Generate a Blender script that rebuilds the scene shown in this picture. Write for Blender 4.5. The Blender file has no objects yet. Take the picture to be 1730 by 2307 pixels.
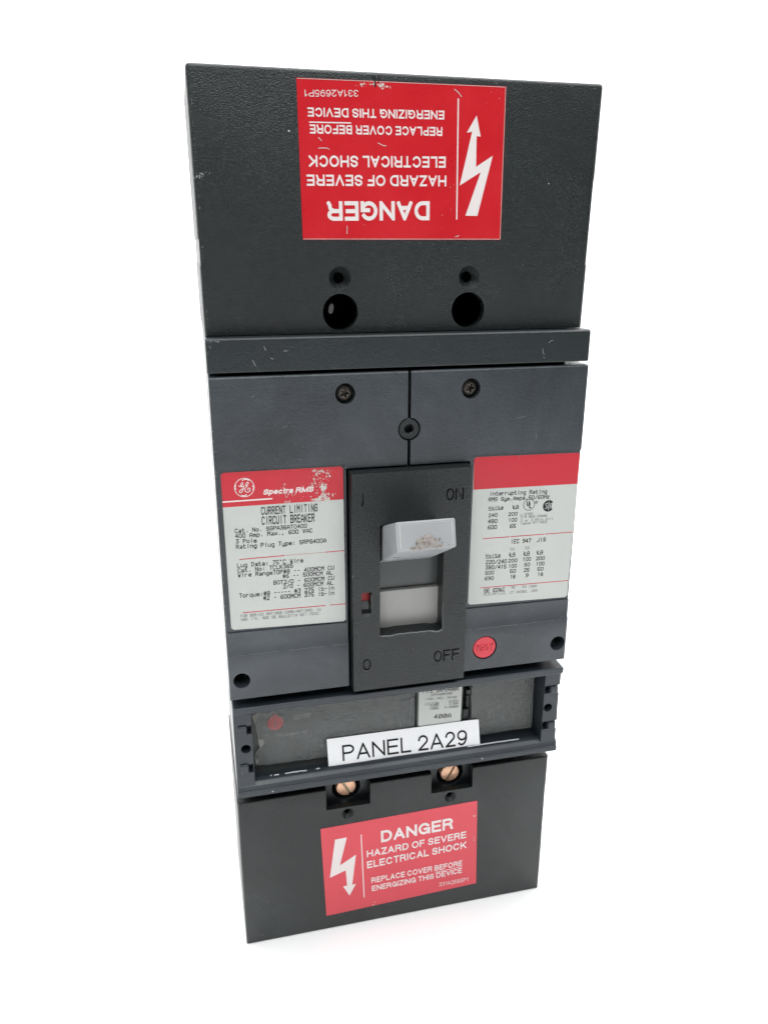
import bpy, bmesh, math, random
from mathutils import Vector, Matrix, noise

# ------------------------------------------------------------------ camera
scene = bpy.context.scene
COL = scene.collection
cam_data = bpy.data.cameras.new('camera')
cam = bpy.data.objects.new('camera', cam_data)
COL.objects.link(cam)
cam_data.sensor_fit = 'VERTICAL'
cam_data.sensor_height = 36.0
cam_data.sensor_width = 36.0
cam_data.lens = 27.72
cam_data.clip_start = 0.01
cam_data.clip_end = 60.0
RX = Vector((0.97172, -0.23611, 0.00237))        # right
UP = Vector((0.07379, 0.31316, 0.94683))         # up
BK = RX.cross(UP)
cam.matrix_world = Matrix(((RX.x, UP.x, BK.x, -0.0750), (RX.y, UP.y, BK.y, -0.27723),
                           (RX.z, UP.z, BK.z, 0.29580), (0, 0, 0, 1)))
scene.camera = cam

# ------------------------------------------------------------------ world and lamps
world = bpy.data.worlds.new('World')
scene.world = world
world.use_nodes = True
bg = world.node_tree.nodes['Background']
bg.inputs['Color'].default_value = (0.95, 0.98, 1.0, 1)
bg.inputs['Strength'].default_value = 0.13


def lamp(name, loc, target, sx, sy, power, color=(1, 1, 1)):
    d = bpy.data.lights.new(name, 'AREA')
    d.shape = 'RECTANGLE'
    d.size, d.size_y, d.energy, d.color = sx, sy, power, color
    o = bpy.data.objects.new(name, d)
    COL.objects.link(o)
    o.location = loc
    o.rotation_euler = (Vector(target) - Vector(loc)).to_track_quat('-Z', 'Y').to_euler()
    return o


lamp('unseen_lamp', (0.05, -0.02, 1.6), (0.0, -0.02, 0.0), 2.4, 2.2, 66, (0.975, 0.99, 1.0))
lamp('unseen_lamp', (-0.45, -1.15, 1.55), (0.0, 0.0, 0.15), 0.9, 0.9, 5, (1.0, 1.0, 0.99))  # added front fill that brightens the face, no such source seen
lamp('unseen_lamp', (0.0, 0.95, 1.7), (0.0, 1.55, 0.5), 2.6, 0.7, 26)  # added lamp out of view that whitens the backdrop

vs = scene.view_settings
vs.view_transform = 'Standard'
vs.look = 'None'
vs.exposure = 0.0
vs.gamma = 1.0
vs.use_curve_mapping = False
scene.cycles.use_denoising = True
scene.cycles.max_bounces = 8

# ------------------------------------------------------------------ materials
def mat(name, base, rough=0.5, spec=0.5, grain=0.0, grain_scale=1300.0, specks=0.0, mottle=0.0,
        metal=0.0, mottle_scale=45, smudge_sheen=0.0, coat=0.0, detail=2.0, speck_color=(0.45, 0.45, 0.43)):
    m = bpy.data.materials.new(name)
    m.use_nodes = True
    nt = m.node_tree
    N, Lk = nt.nodes, nt.links
    p = N['Principled BSDF']
    p.inputs['Roughness'].default_value = rough
    p.inputs['Specular IOR Level'].default_value = spec
    p.inputs['Metallic'].default_value = metal
    p.inputs['Coat Weight'].default_value = coat
    p.inputs['Coat Roughness'].default_value = 0.25
    tc = N.new('ShaderNodeTexCoord')
    col = N.new('ShaderNodeRGB')
    col.outputs[0].default_value = (*base, 1)
    out = col.outputs[0]
    if mottle:
        n = N.new('ShaderNodeTexNoise')
        n.inputs['Scale'].default_value = mottle_scale
        n.inputs['Detail'].default_value = 6
        n.inputs['Roughness'].default_value = 0.65
        Lk.new(tc.outputs['Object'], n.inputs['Vector'])
        mr = N.new('ShaderNodeMapRange')
        mr.inputs['From Min'].default_value = 0.3
        mr.inputs['From Max'].default_value = 0.7
        mr.inputs['To Min'].default_value = 1 - mottle
        mr.inputs['To Max'].default_value = 1 + mottle
        Lk.new(n.outputs['Fac'], mr.inputs['Value'])
        mx = N.new('ShaderNodeVectorMath')
        mx.operation = 'SCALE'
        Lk.new(out, mx.inputs[0])
        Lk.new(mr.outputs[0], mx.inputs['Scale'])
        out = mx.outputs[0]
        mr2 = N.new('ShaderNodeMapRange')
        mr2.inputs['From Min'].default_value = 0.3
        mr2.inputs['From Max'].default_value = 0.7
        mr2.inputs['To Min'].default_value = rough - 0.10
        mr2.inputs['To Max'].default_value = rough + 0.08
        Lk.new(n.outputs['Fac'], mr2.inputs['Value'])
        Lk.new(mr2.outputs[0], p.inputs['Roughness'])
    if smudge_sheen:
        # handling marks plus reflected sheen painted in: broad patches of varying colour and roughness
        ns = N.new('ShaderNodeTexNoise')
        ns.inputs['Scale'].default_value = 13
        ns.inputs['Detail'].default_value = 4
        ns.inputs['Roughness'].default_value = 0.6
        ns.inputs['Distortion'].default_value = 1.2
        Lk.new(tc.outputs['Object'], ns.inputs['Vector'])
        ms = N.new('ShaderNodeMapRange')
        ms.inputs['From Min'].default_value = 0.35
        ms.inputs['From Max'].default_value = 0.65
        ms.inputs['To Min'].default_value = 1 - smudge_sheen
        ms.inputs['To Max'].default_value = 1 + smudge_sheen
        Lk.new(ns.outputs['Fac'], ms.inputs['Value'])
        vm = N.new('ShaderNodeVectorMath')
        vm.operation = 'SCALE'
        Lk.new(out, vm.inputs[0])
        Lk.new(ms.outputs[0], vm.inputs['Scale'])
        out = vm.outputs[0]
        mt = N.new('ShaderNodeMath')
        mt.operation = 'MULTIPLY_ADD'
        mt.inputs[1].default_value = -0.35 * rough / 0.3
        mt.inputs[2].default_value = rough + 0.175 * rough / 0.3
        Lk.new(ns.outputs['Fac'], mt.inputs[0])
        Lk.new(mt.outputs[0], p.inputs['Roughness'])
    if specks:
        # dust and tiny nicks: a few voronoi cells carry a small light dot
        v = N.new('ShaderNodeTexVoronoi')
        v.inputs['Scale'].default_value = 190
        Lk.new(tc.outputs['Object'], v.inputs['Vector'])
        wn = N.new('ShaderNodeTexWhiteNoise')
        Lk.new(v.outputs['Position'], wn.inputs['Vector'])
        rad = N.new('ShaderNodeMapRange')
        rad.inputs['From Min'].default_value = 1 - specks
        rad.inputs['From Max'].default_value = 1.0
        rad.inputs['To Min'].default_value = 0.0
        rad.inputs['To Max'].default_value = 0.075
        Lk.new(wn.outputs['Value'], rad.inputs['Value'])
        lt = N.new('ShaderNodeMath')
        lt.operation = 'LESS_THAN'
        Lk.new(v.outputs['Distance'], lt.inputs[0])
        Lk.new(rad.outputs[0], lt.inputs[1])
        mm = N.new('ShaderNodeMix')
        mm.data_type = 'RGBA'
        mm.inputs['B'].default_value = (*speck_color, 1)
        Lk.new(lt.outputs[0], mm.inputs['Factor'])
        Lk.new(out, mm.inputs['A'])
        out = mm.outputs['Result']
    Lk.new(out, p.inputs['Base Color'])
    if grain:
        n2 = N.new('ShaderNodeTexNoise')
        n2.inputs['Scale'].default_value = grain_scale
        n2.inputs['Detail'].default_value = detail
        n2.inputs['Roughness'].default_value = 0.55
        Lk.new(tc.outputs['Object'], n2.inputs['Vector'])
        b = N.new('ShaderNodeBump')
        b.inputs['Strength'].default_value = grain
        b.inputs['Distance'].default_value = 0.0006
        Lk.new(n2.outputs['Fac'], b.inputs['Height'])
        Lk.new(b.outputs[0], p.inputs['Normal'])
    return m


M = {}
M['paper'] = mat('white_seamless', (0.91, 0.91, 0.905), 0.7, 0.2)
M['cover'] = mat('grained_black_plastic', (0.0115, 0.0150, 0.0155), 0.31, 0.46, grain=0.6, grain_scale=1900, smudge_sheen=0.27, specks=0.10, mottle=0.10)
M['mid'] = mat('slate_plastic', (0.035, 0.0415, 0.0485), 0.25, 0.5, smudge_sheen=0.36, grain=0.15, grain_scale=1700, specks=0.13, mottle=0.13)
M['bar'] = mat('dark_slate_plastic', (0.020, 0.025, 0.027), 0.32, 0.42, smudge_sheen=0.15, grain=0.16, specks=0.10, mottle=0.1)
M['plate'] = mat('green_black_plastic', (0.0135, 0.0170, 0.0175), 0.32, 0.42, smudge_sheen=0.12, grain=0.65, grain_scale=1800, specks=0.34, mottle=0.10)
M['frame'] = mat('smooth_slate_plastic', (0.024, 0.031, 0.039), 0.30, 0.46, smudge_sheen=0.15, grain=0.10, specks=0.10, mottle=0.10)
M['dark'] = mat('black_plastic_and_gap_shade', (0.010, 0.010, 0.010), 0.55, 0.3)
M['screw'] = mat('blackened_steel', (0.045, 0.043, 0.040), 0.38, 0.5, metal=0.4, grain=0.3)
M['rust'] = mat('worn_screw_rim', (0.17, 0.13, 0.09), 0.5, 0.4)
M['red'] = mat('red_print', (0.54, 0.009, 0.017), 0.36, 0.5, mottle=0.05, grain=0.05, specks=0.06, speck_color=(0.75, 0.5, 0.48))
M['red_glare'] = mat('glare_veiled_red_print', (0.64, 0.056, 0.078), 0.36, 0.5, mottle=0.05, specks=0.05, speck_color=(0.75, 0.5, 0.48))  # glare from the white floor painted in as a lighter, pinker red
M['red_mid'] = mat('red_band_print', (0.50, 0.012, 0.026), 0.36, 0.5, mottle=0.05, specks=0.05, speck_color=(0.75, 0.5, 0.48))
M['white_print'] = mat('white_print', (0.74, 0.68, 0.67), 0.5, 0.4)
M['label'] = mat('silver_label_paper', (0.49, 0.51, 0.485), 0.42, 0.5, mottle=0.04)
M['ink'] = mat('black_ink', (0.022, 0.022, 0.024), 0.6, 0.2)
M['ink_faint'] = mat('faint_black_ink', (0.115, 0.115, 0.115), 0.6, 0.2)
M['flake_highlight'] = mat('exposed_base_and_highlight', (0.55, 0.52, 0.49), 0.6, 0.2, mottle=0.15)  # also colours the painted rim highlight of the lever
M['chip'] = mat('plastic_chip', (0.30, 0.31, 0.31), 0.6, 0.3)
M['fray_highlight'] = mat('frayed_edge_and_highlight', (0.17, 0.18, 0.18), 0.6, 0.3)  # also colours the painted highlight along the parting step
M['burn'] = mat('brown_scuff', (0.22, 0.175, 0.145), 0.7, 0.3, mottle=0.3, mottle_scale=700)
M['handle'] = mat('pale_grey_plastic', (0.35, 0.362, 0.375), 0.36, 0.5, mottle=0.04, grain=0.05, specks=0.05)
M['tan'] = mat('chewed_plastic', (0.34, 0.31, 0.285), 0.7, 0.3, grain=0.8, mottle=0.35, mottle_scale=700)
M['grime'] = mat('brown_grime', (0.07, 0.05, 0.04), 0.7, 0.3)
M['slider'] = mat('grey_slide_plastic', (0.40, 0.40, 0.385), 0.5, 0.4, mottle=0.05)
M['slider_dark'] = mat('dark_slide_plastic', (0.055, 0.062, 0.062), 0.3, 0.5)
M['button'] = mat('red_button_plastic', (0.62, 0.035, 0.055), 0.42, 0.5, grain=0.05)
M['knob'] = mat('red_knob_plastic', (0.85, 0.03, 0.04), 0.45, 0.4)
M['base'] = mat('recess_plastic', (0.062, 0.069, 0.067), 0.45, 0.4, mottle=0.12)
M['sticker'] = mat('white_sticker_paper', (0.83, 0.835, 0.85), 0.42, 0.5)
M['copper'] = mat('copper_plated_steel', (0.90, 0.54, 0.36), 0.34, 0.5, metal=0.45, grain=0.4, mottle=0.12)
M['slot'] = mat('zinc_slot', (0.42, 0.38, 0.26), 0.4, 0.5, metal=0.6, grain=0.5, mottle=0.2)
M['streak'] = mat('pale_streak_plastic', (0.52, 0.54, 0.55), 0.3, 0.6)
M['film_edge'] = mat('torn_film_edge', (0.22, 0.22, 0.20), 0.6, 0.3, mottle=0.25)
M['ghost'] = mat('grey_marking_under_film', (0.17, 0.17, 0.165), 0.6, 0.3)


def film_material():
    m = mat('smoky_textured_film', (0.19, 0.20, 0.198), 0.24, 0.5, grain=0.9, grain_scale=1050, mottle=0.7, mottle_scale=1100, specks=0.1, detail=1.0)
    nt = m.node_tree
    p = nt.nodes['Principled BSDF']
    out = nt.nodes['Material Output']
    tr = nt.nodes.new('ShaderNodeBsdfTransparent')
    tr.inputs['Color'].default_value = (1.0, 1.0, 1.0, 1)
    mx = nt.nodes.new('ShaderNodeMixShader')
    mx.inputs[0].default_value = 0.30
    nt.links.new(tr.outputs[0], mx.inputs[1])
    nt.links.new(p.outputs[0], mx.inputs[2])
    nt.links.new(mx.outputs[0], out.inputs['Surface'])
    return m


M['film'] = film_material()

# ------------------------------------------------------------------ mesh helpers
# Device coordinates in millimetres: x across, z up, d towards the viewer from the cover face.
def W(x, z, d):
    return Vector(((x - 70.0) * .001, -d * .001, z * .001))


def raw(name, verts, faces, smooth=False):
    me = bpy.data.meshes.new(name)
    me.from_pydata([W(*v) for v in verts], [], faces)
    bm = bmesh.new()
    bm.from_mesh(me)
    bmesh.ops.remove_doubles(bm, verts=bm.verts, dist=1e-7)
    bmesh.ops.recalc_face_normals(bm, faces=bm.faces)
    for f in bm.faces:
        f.smooth = smooth
    bm.to_mesh(me)
    bm.free()
    return me


def ease(me, width, test, seg=3):
    """round the edges of a plain block whose two ends (x, z, d in mm) pass the test"""
    bm = bmesh.new()
    bm.from_mesh(me)
    back = lambda v: (v.co.x * 1000 + 70, v.co.z * 1000, -v.co.y * 1000)
    es = [e for e in bm.edges if e.calc_face_angle(0) > .6 and test(back(e.verts[0]), back(e.verts[1]))]
    bmesh.ops.bevel(bm, geom=es, offset=width * .001, segments=seg, profile=.5, affect='EDGES', clamp_overlap=False)
    bm.to_mesh(me)
    bm.free()
    return me


def temp(me):
    o = bpy.data.objects.new(me.name, me)
    COL.objects.link(o)
    return o


def prism(pts, d0, d1):
    """polygon in (x, z) swept from depth d0 to d1"""
    n = len(pts)
    v = [(x, z, d0) for x, z in pts] + [(x, z, d1) for x, z in pts]
    f = [tuple(range(n)), tuple(range(2 * n - 1, n - 1, -1))]
    f += [(i, (i + 1) % n, n + (i + 1) % n, n + i) for i in range(n)]
    return v, f


def profile(pts, x0, x1):
    """polygon in (z, d) swept along x"""
    n = len(pts)
    v = [(x0, z, d) for z, d in pts] + [(x1, z, d) for z, d in pts]
    f = [tuple(range(n)), tuple(range(2 * n - 1, n - 1, -1))]
    f += [(i, (i + 1) % n, n + (i + 1) % n, n + i) for i in range(n)]
    return v, f


def box(x0, x1, z0, z1, d0, d1):
    return prism([(x0, z0), (x1, z0), (x1, z1), (x0, z1)], d0, d1)


def cyl(x, z, r0, r1, d0, d1, n=40, sz=1.0):
    """frustum along d: radius r0 at d0, r1 at d1"""
    v, f = [], []
    for r, d in ((r0, d0), (r1, d1)):
        v += [(x + r * math.cos(2 * math.pi * i / n), z + sz * r * math.sin(2 * math.pi * i / n), d) for i in range(n)]
    f = [tuple(range(n)), tuple(range(2 * n - 1, n - 1, -1))]
    f += [(i, (i + 1) % n, n + (i + 1) % n, n + i) for i in range(n)]
    return v, f


def lathe(x, z, prof, n=40):
    """closed-at-centre surface of revolution about the d axis, prof = [(r, d)...]"""
    v, f = [], []
    for r, d in prof:
        v += [(x + r * math.cos(2 * math.pi * i / n), z + r * math.sin(2 * math.pi * i / n), d) for i in range(n)]
    for k in range(len(prof) - 1):
        f += [(k * n + i, k * n + (i + 1) % n, (k + 1) * n + (i + 1) % n, (k + 1) * n + i) for i in range(n)]
    f.append(tuple(range(n)))
    f.append(tuple(range((len(prof) - 1) * n, len(prof) * n)))
    return v, f


def join(*parts):
    V, F = [], []
    for v, f in parts:
        o = len(V)
        V += list(v)
        F += [tuple(i + o for i in q) for q in f]
    return V, F


def cut(me, cutters, op='DIFFERENCE', selfx=False):
    """boolean with each cutter, returns the resulting mesh"""
    o = temp(me)
    tmp = []
    for vf in cutters:
        c = temp(raw('cutter', *vf))
        tmp.append(c)
        md = o.modifiers.new('b', 'BOOLEAN')
        md.operation, md.solver, md.object = op, 'EXACT', c
        md.use_self = selfx
    dg = bpy.context.evaluated_depsgraph_get()
    dg.update()
    res = bpy.data.meshes.new_from_object(o.evaluated_get(dg))
    for q in tmp + [o]:
        m_ = q.data
        bpy.data.objects.remove(q)
        bpy.data.meshes.remove(m_)
    return res


def put(name, me, material, parent=None, bevel=0.0, seg=2, angle=40, label=None, smooth_angle=None):
    me.name = name
    me.materials.clear()
    me.materials.append(M[material])
    if smooth_angle is not None:
        bm = bmesh.new()
        bm.from_mesh(me)
        for f in bm.faces:
            f.smooth = True
        for e in bm.edges:
            e.smooth = len(e.link_faces) == 2 and e.calc_face_angle(0) < math.radians(smooth_angle)
        bm.to_mesh(me)
        bm.free()
    o = bpy.data.objects.new(name, me)
    COL.objects.link(o)
    if parent:
        o.parent = parent
    if bevel:
        md = o.modifiers.new('edge_rounding', 'BEVEL')
        md.width = bevel * .001
        md.segments = seg
        md.limit_method = 'ANGLE'
        md.angle_limit = math.radians(angle)
        md.harden_normals = True
        md.use_clamp_overlap = True
        bm = bmesh.new()
        bm.from_mesh(me)
        for f in bm.faces:
            f.smooth = True
        for e in bm.edges:
            e.smooth = len(e.link_faces) == 2 and e.calc_face_angle(0) < math.radians(22)
        bm.to_mesh(me)
        bm.free()
    if label:
        o['label'] = label
    return o


def flat(polys, d):
    """flat ink: list of polygons in (x, z) at depth d (polygons may give their own d)"""
    V, F = [], []
    for k, p in enumerate(polys):
        o = len(V)
        V += [(x, z, d) for x, z in p]
        F.append(tuple(range(o, o + len(p))))
    return V, F


# ------------------------------------------------------------------ lettering
def arc(cx, cy, rx, ry, a0, a1, n=14):
    return [(cx + rx * math.cos(math.radians(a0 + (a1 - a0) * i / n)),
             cy + ry * math.sin(math.radians(a0 + (a1 - a0) * i / n))) for i in range(n + 1)]


# grotesque capitals: width, strokes of centre lines in a unit box
G = {
    'A': (.95, [[(0, 0), (.5, 1), (1, 0)], [(.2, .31), (.8, .31)]]),
    'B': (.88, [[(0, 0), (0, 1), (.55, 1)] + arc(.55, .75, .4, .25, 80, -90) + [(0, .5)], [(.5, .5)] + arc(.55, .25, .45, .25, 80, -90) + [(0, 0)]]),
    'C': (.98, [arc(.5, .5, .5, .5, 36, 324, 22)]),
    'D': (.93, [[(0, .5), (0, 1), (.45, 1)] + arc(.45, .5, .55, .5, 80, -80, 16) + [(.45, 0), (0, 0), (0, .5)]]),
    'E': (.82, [[(1, 1), (0, 1), (0, 0), (1, 0)], [(0, .51), (.9, .51)]]),
    'F': (.77, [[(1, 1), (0, 1), (0, 0)], [(0, .5), (.85, .5)]]),
    'G': (1.0, [arc(.5, .5, .5, .5, 38, 335, 22), [(.55, .45), (1, .45), (1, 0)]]),
    'H': (.92, [[(0, 0), (0, 1)], [(1, 0), (1, 1)], [(0, .52), (1, .52)]]),
    'I': (.17, [[(.5, 0), (.5, 1)]]),
    'K': (.94, [[(0, 0), (0, 1)], [(1, 1), (0, .33)], [(.33, .58), (1, 0)]]),
    'L': (.74, [[(0, 1), (0, 0), (1, 0)]]),
    'M': (1.1, [[(0, 0), (0, 1), (.5, 0), (1, 1), (1, 0)]]),
    'N': (.92, [[(0, 0), (0, 1), (1, 0), (1, 1)]]),
    'O': (1.03, [arc(.5, .5, .5, .5, 90, 450, 28)]),
    'P': (.84, [[(0, 0), (0, 1), (.55, 1)] + arc(.55, .74, .45, .26, 80, -80) + [(.55, .48), (0, .48)]]),
    'R': (.92, [[(0, 0), (0, 1), (.55, 1)] + arc(.55, .75, .41, .25, 80, -80) + [(.55, .5), (0, .5)],
                [(.5, .5), (.74, .44), (.87, .31), (.9, .12), (.98, 0)]]),
    'S': (.86, [arc(.5, .75, .45, .25, 8, 235) + arc(.5, .25, .5, .25, 62, -172)]),
    'T': (.82, [[(0, 1), (1, 1)], [(.5, 1), (.5, 0)]]),
    'V': (.92, [[(0, 1), (.5, 0), (1, 1)]]),
    'Z': (.82, [[(0, 1), (1, 1), (0, 0), (1, 0)]]),
    '1': (.50, [[(.1, .74), (.45, .80), (.85, 1), (.85, 0)]]),
    '2': (.74, [arc(.5, .70, .48, .30, 175, -35) + [(0, 0), (1, 0)]]),
    '3': (.74, [arc(.48, .75, .44, .25, 165, -80), arc(.48, .26, .50, .26, 85, -168)]),
    '5': (.74, [[(.92, 1), (.2, 1), (.08, .46)] + arc(.48, .32, .5, .32, 135, -160)]),
    '6': (.74, [arc(.5, .32, .5, .32, 0, 359, 20), arc(.58, .42, .57, .58, 55, 190)]),
    '9': (.74, [arc(.5, .68, .5, .32, 180, 539, 20), arc(.42, .58, .57, .58, 235, 370)]),
    'p': (.72, [[(0, -.32), (0, .74)], arc(.5, .36, .5, .37, 180, 539, 20)]),
    'e': (.72, [[(0, .36), (1, .36)] + arc(.5, .36, .5, .37, 10, 318, 20)]),
    'c': (.68, [arc(.5, .36, .5, .37, 42, 318, 20)]),
    't': (.42, [[(.45, .95), (.45, .12), (.6, 0), (1, 0)], [(0, .73), (1, .73)]]),
    'r': (.45, [[(0, 0), (0, .73)], [(0, .45), (.35, .7), (1, .72)]]),
    'a': (.70, [arc(.5, .48, .46, .25, 170, 20) + [(.95, 0)], arc(.45, .2, .45, .2, 60, 419, 18)]),
}
# plotter letters on a 4 x 6 grid, two digits a point, baseline y = 2
S = {'A': '02 06 28 46 42|04 44', 'B': '02 08 38 47 46 35 05|35 44 43 32 02', 'C': '47 38 18 07 03 12 32 43',
     'D': '02 08 28 46 44 22 02', 'E': '48 08 02 42|05 35', 'F': '48 08 02|05 35', 'G': '47 38 18 07 03 12 32 43 45 25',
     'H': '02 08|42 48|05 45', 'I': '22 28', 'J': '48 43 32 12 03', 'K': '02 08|48 04|15 42', 'L': '08 02 42',
     'M': '02 08 25 48 42', 'N': '02 08 42 48', 'O': '12 03 07 18 38 47 43 32 12', 'P': '02 08 38 47 46 35 05',
     'R': '02 08 38 47 46 35 05|25 42', 'S': '47 38 18 07 06 15 35 44 43 32 12 03', 'T': '08 48|28 22',
     'U': '08 03 12 32 43 48', 'V': '08 22 48', 'W': '08 12 25 32 48', 'X': '02 48|08 42', 'Y': '08 25 48|25 22',
     'Z': '08 48 02 42', '0': '12 03 07 18 38 47 43 32 12', '1': '17 28 22', '2': '07 18 38 47 46 02 42',
     '3': '08 48 25 35 44 43 32 12 03', '4': '32 38 04 44', '5': '48 08 05 35 44 43 32 12 03',
     '6': '48 28 06 03 12 32 43 44 35 05', '7': '08 48 12', '8': '15 06 07 18 38 47 46 35 15 04 03 12 32 43 44 35',
     '9': '02 22 44 47 38 18 07 06 15 45', 'a': '16 36 45 42 12 03 14 44', 'b': '08 02 32 43 45 36 06',
     'c': '46 16 05 03 12 42', 'd': '48 42 12 03 05 16 46', 'e': '04 44 45 36 16 05 03 12 42',
     'g': '46 16 05 03 12 42|46 41 30 10', 'i': '22 26|28 27', 'j': '36 31 20 10|38 37', 'k': '08 02|36 04 32',
     'l': '28 22', 'm': '02 06 16 25 22|25 36 45 42', 'n': '02 06 36 45 42', 'o': '12 03 05 16 36 45 43 32 12',
     'p': '00 06 36 45 43 32 02', 'q': '40 46 16 05 03 12 42', 'r': '02 06|05 16 36', 's': '46 16 05 14 34 43 32 02',
     't': '18 13 22 42|06 36', 'u': '06 03 12 42|46 42', 'v': '06 22 46', 'x': '02 46|06 42', 'y': '06 03 12 42|46 41 30 10',
     'z': '06 46 02 42', '.': '22 23', ',': '23 11', ':': '22 23|25 26', '-': '15 35', '/': '02 48',
     '#': '12 18|32 38|04 44|06 46', '&': '42 07 18 27 04 03 12 22 44', '"': '18 17|38 37', '°': '17 18 28 27 17',
     '²': '18 28 27 16 26', '®': '12 03 07 18 38 47 43 32 12|14 17 27 26 16|26 34'}


def ribbon(pts, w, caps=True):
    """mitred strip of width w round a centre line, as quads"""
    p = [Vector(q) for q in pts]
    if len(p) < 2:
        return []
    n = len(p)
    dirs = []
    for i in range(n - 1):
        dd = p[i + 1] - p[i]
        dirs.append(dd.normalized() if dd.length > 1e-9 else Vector((1, 0)))
    if caps:
        p[0] = p[0] - dirs[0] * w * .5
        p[-1] = p[-1] + dirs[-1] * w * .5
    Lf, Rt = [], []
    for i in range(n):
        if i == 0:
            t = dirs[0]
            nn = Vector((-t.y, t.x)) * w * .5
        elif i == n - 1:
            t = dirs[-1]
            nn = Vector((-t.y, t.x)) * w * .5
        else:
            a, b = dirs[i - 1], dirs[i]
            na, nb = Vector((-a.y, a.x)), Vector((-b.y, b.x))
            s = na + nb
            if s.length < 0.2:
                s = na
            s.normalize()
            k = max(.28, s.dot(na))
            nn = s * (w * .5 / k)
        Lf.append(p[i] + nn)
        Rt.append(p[i] - nn)
    return [[tuple(Lf[i]), tuple(Rt[i]), tuple(Rt[i + 1]), tuple(Lf[i + 1])] for i in range(n - 1)]


def clip(poly, lo, hi, ax):
    for lim, sgn in ((lo, 1), (hi, -1)):
        out = []
        for i in range(len(poly)):
            a, b = poly[i], poly[(i + 1) % len(poly)]
            ia, ib = (a[ax] - lim) * sgn >= 0, (b[ax] - lim) * sgn >= 0
            if ia:
                out.append(a)
            if ia != ib:
                t = (lim - a[ax]) / (b[ax] - a[ax])
                out.append(tuple(a[k] + t * (b[k] - a[k]) for k in (0, 1)))
        poly = out
        if len(poly) < 3:
            return []
    return poly


def grotesque(text, weight, gap=.12):
    """list of (polygon, stroke index) in units of the cap height, and the width"""
    x, out = 0.0, []
    for ch in text:
        if ch == ' ':
            x += .36
            continue
        wd, strokes = G[ch]
        wd *= 1.0 if wd > .3 else weight / .17
        for k, st in enumerate(strokes):
            iw = max(wd - weight, 0.0)
            pts = [(weight / 2 + a * iw, weight / 2 + b * (1 - weight)) for a, b in st]
            for q in ribbon(pts, weight, (Vector(pts[0]) - Vector(pts[-1])).length > .06):
                q = clip(q, 0 if ch != 'p' else -1, 1, 1)
                q = clip(q, -.0, wd, 0) if q else q
                if q:
                    out.append(([(x + a, b) for a, b in q], k))
        x += wd + gap
    return out, x - gap


def plotter(text, weight, slash=False):
    out = []
    for i, ch in enumerate(text):
        if ch == ' ':
            continue
        g = S[ch]
        if ch == '0' and slash:
            g += '|03 47'
        for k, st in enumerate(g.split('|')):
            pts = [(int(c[0]) / 6 + i, (int(c[1]) - 2) / 6) for c in st.split()]
            for q in ribbon(pts, weight, pts[0] != pts[-1]):
                out.append((q, k))
    return out, len(text) - 1 + 4 / 6


def set_line(V, F, kind, text, x0, z0, x1, z1, cap, d, weight=None, shear=0.0):
    """fit one line of lettering between its two baseline ends"""
    if kind in 'BMRI':
        wt = weight or {'B': .208, 'M': .188, 'R': .116, 'I': .22}[kind]
        polys, wd = grotesque(text, wt, {'B': .12, 'M': .15, 'R': .15, 'I': .08}[kind])
    else:
        wt = weight or {'S': .185, 's': .13, 'z': .17, 't': .15}[kind]
        polys, wd = plotter(text, wt, kind in 'zt')
    a, b = Vector((x0, z0)), Vector((x1, z1))
    ux = (b - a) / wd
    n = (b - a).normalized()
    uy = Vector((-n.y, n.x)) * abs(cap)
    for k, (q, _) in enumerate(polys):
        o = len(V)
        for px_, py_ in q:
            v = a + ux * (px_ + shear * py_) + uy * py_
            V.append((v.x, v.y, d + .0012 * (k % 40)))
        F.append(tuple(range(o, o + len(q))))


def bar2(V, F, x0, z0, x1, z1, th, d):
    for q in ribbon([(x0, z0), (x1, z1)], th, False):
        o = len(V)
        V += [(a, b, d) for a, b in q]
        F.append(tuple(range(o, o + 4)))


def spline(pts, n=6):
    P = [Vector(p) for p in pts]
    P = [P[0] * 2 - P[1]] + P + [P[-1] * 2 - P[-2]]
    out = []
    for i in range(1, len(P) - 2):
        for k in range(n):
            t = k / n
            a, b, c, e = P[i - 1], P[i], P[i + 1], P[i + 2]
            out.append(tuple(.5 * ((2 * b) + (c - a) * t + (2 * a - 5 * b + 4 * c - e) * t * t + (3 * b - a - 3 * c + e) * t ** 3)))
    out.append(tuple(P[-2]))
    return out


def strokes(V, F, lst, w, d, dz=.006):
    for k, st in enumerate(lst):
        for i, q in enumerate(ribbon(st, w, False)):
            o = len(V)
            V += [(a, b, d + dz * k + .0012 * (i % 30)) for a, b in q]
            F.append(tuple(range(o, o + 4)))


def blob(rnd, x, z, r, n=7):
    a0 = rnd.random() * 6.28
    e = .5 + rnd.random()
    return [(x + r * (.45 + .8 * rnd.random()) * math.cos(a0 + 6.283 * i / n) * e,
             z + r * (.45 + .8 * rnd.random()) * math.sin(a0 + 6.283 * i / n) / e) for i in range(n)]


def flakes(V, F, rnd, cx, cz, sx, sz, n, r0, r1, d, zmax=1e9, zmin=-1e9, xmax=1e9):
    for _ in range(n):
        x, z = rnd.gauss(cx, sx), rnd.gauss(cz, sz)
        r = r0 + (r1 - r0) * rnd.random() ** 2.5
        if z + r * 1.4 > zmax or z - r * 1.4 < zmin or x + r * 1.4 > xmax:
            continue
        o = len(V)
        p = blob(rnd, x, z, r)
        V += [(a, b, d + .004 * rnd.random()) for a, b in p]
        F.append(tuple(range(o, o + len(p))))


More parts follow.
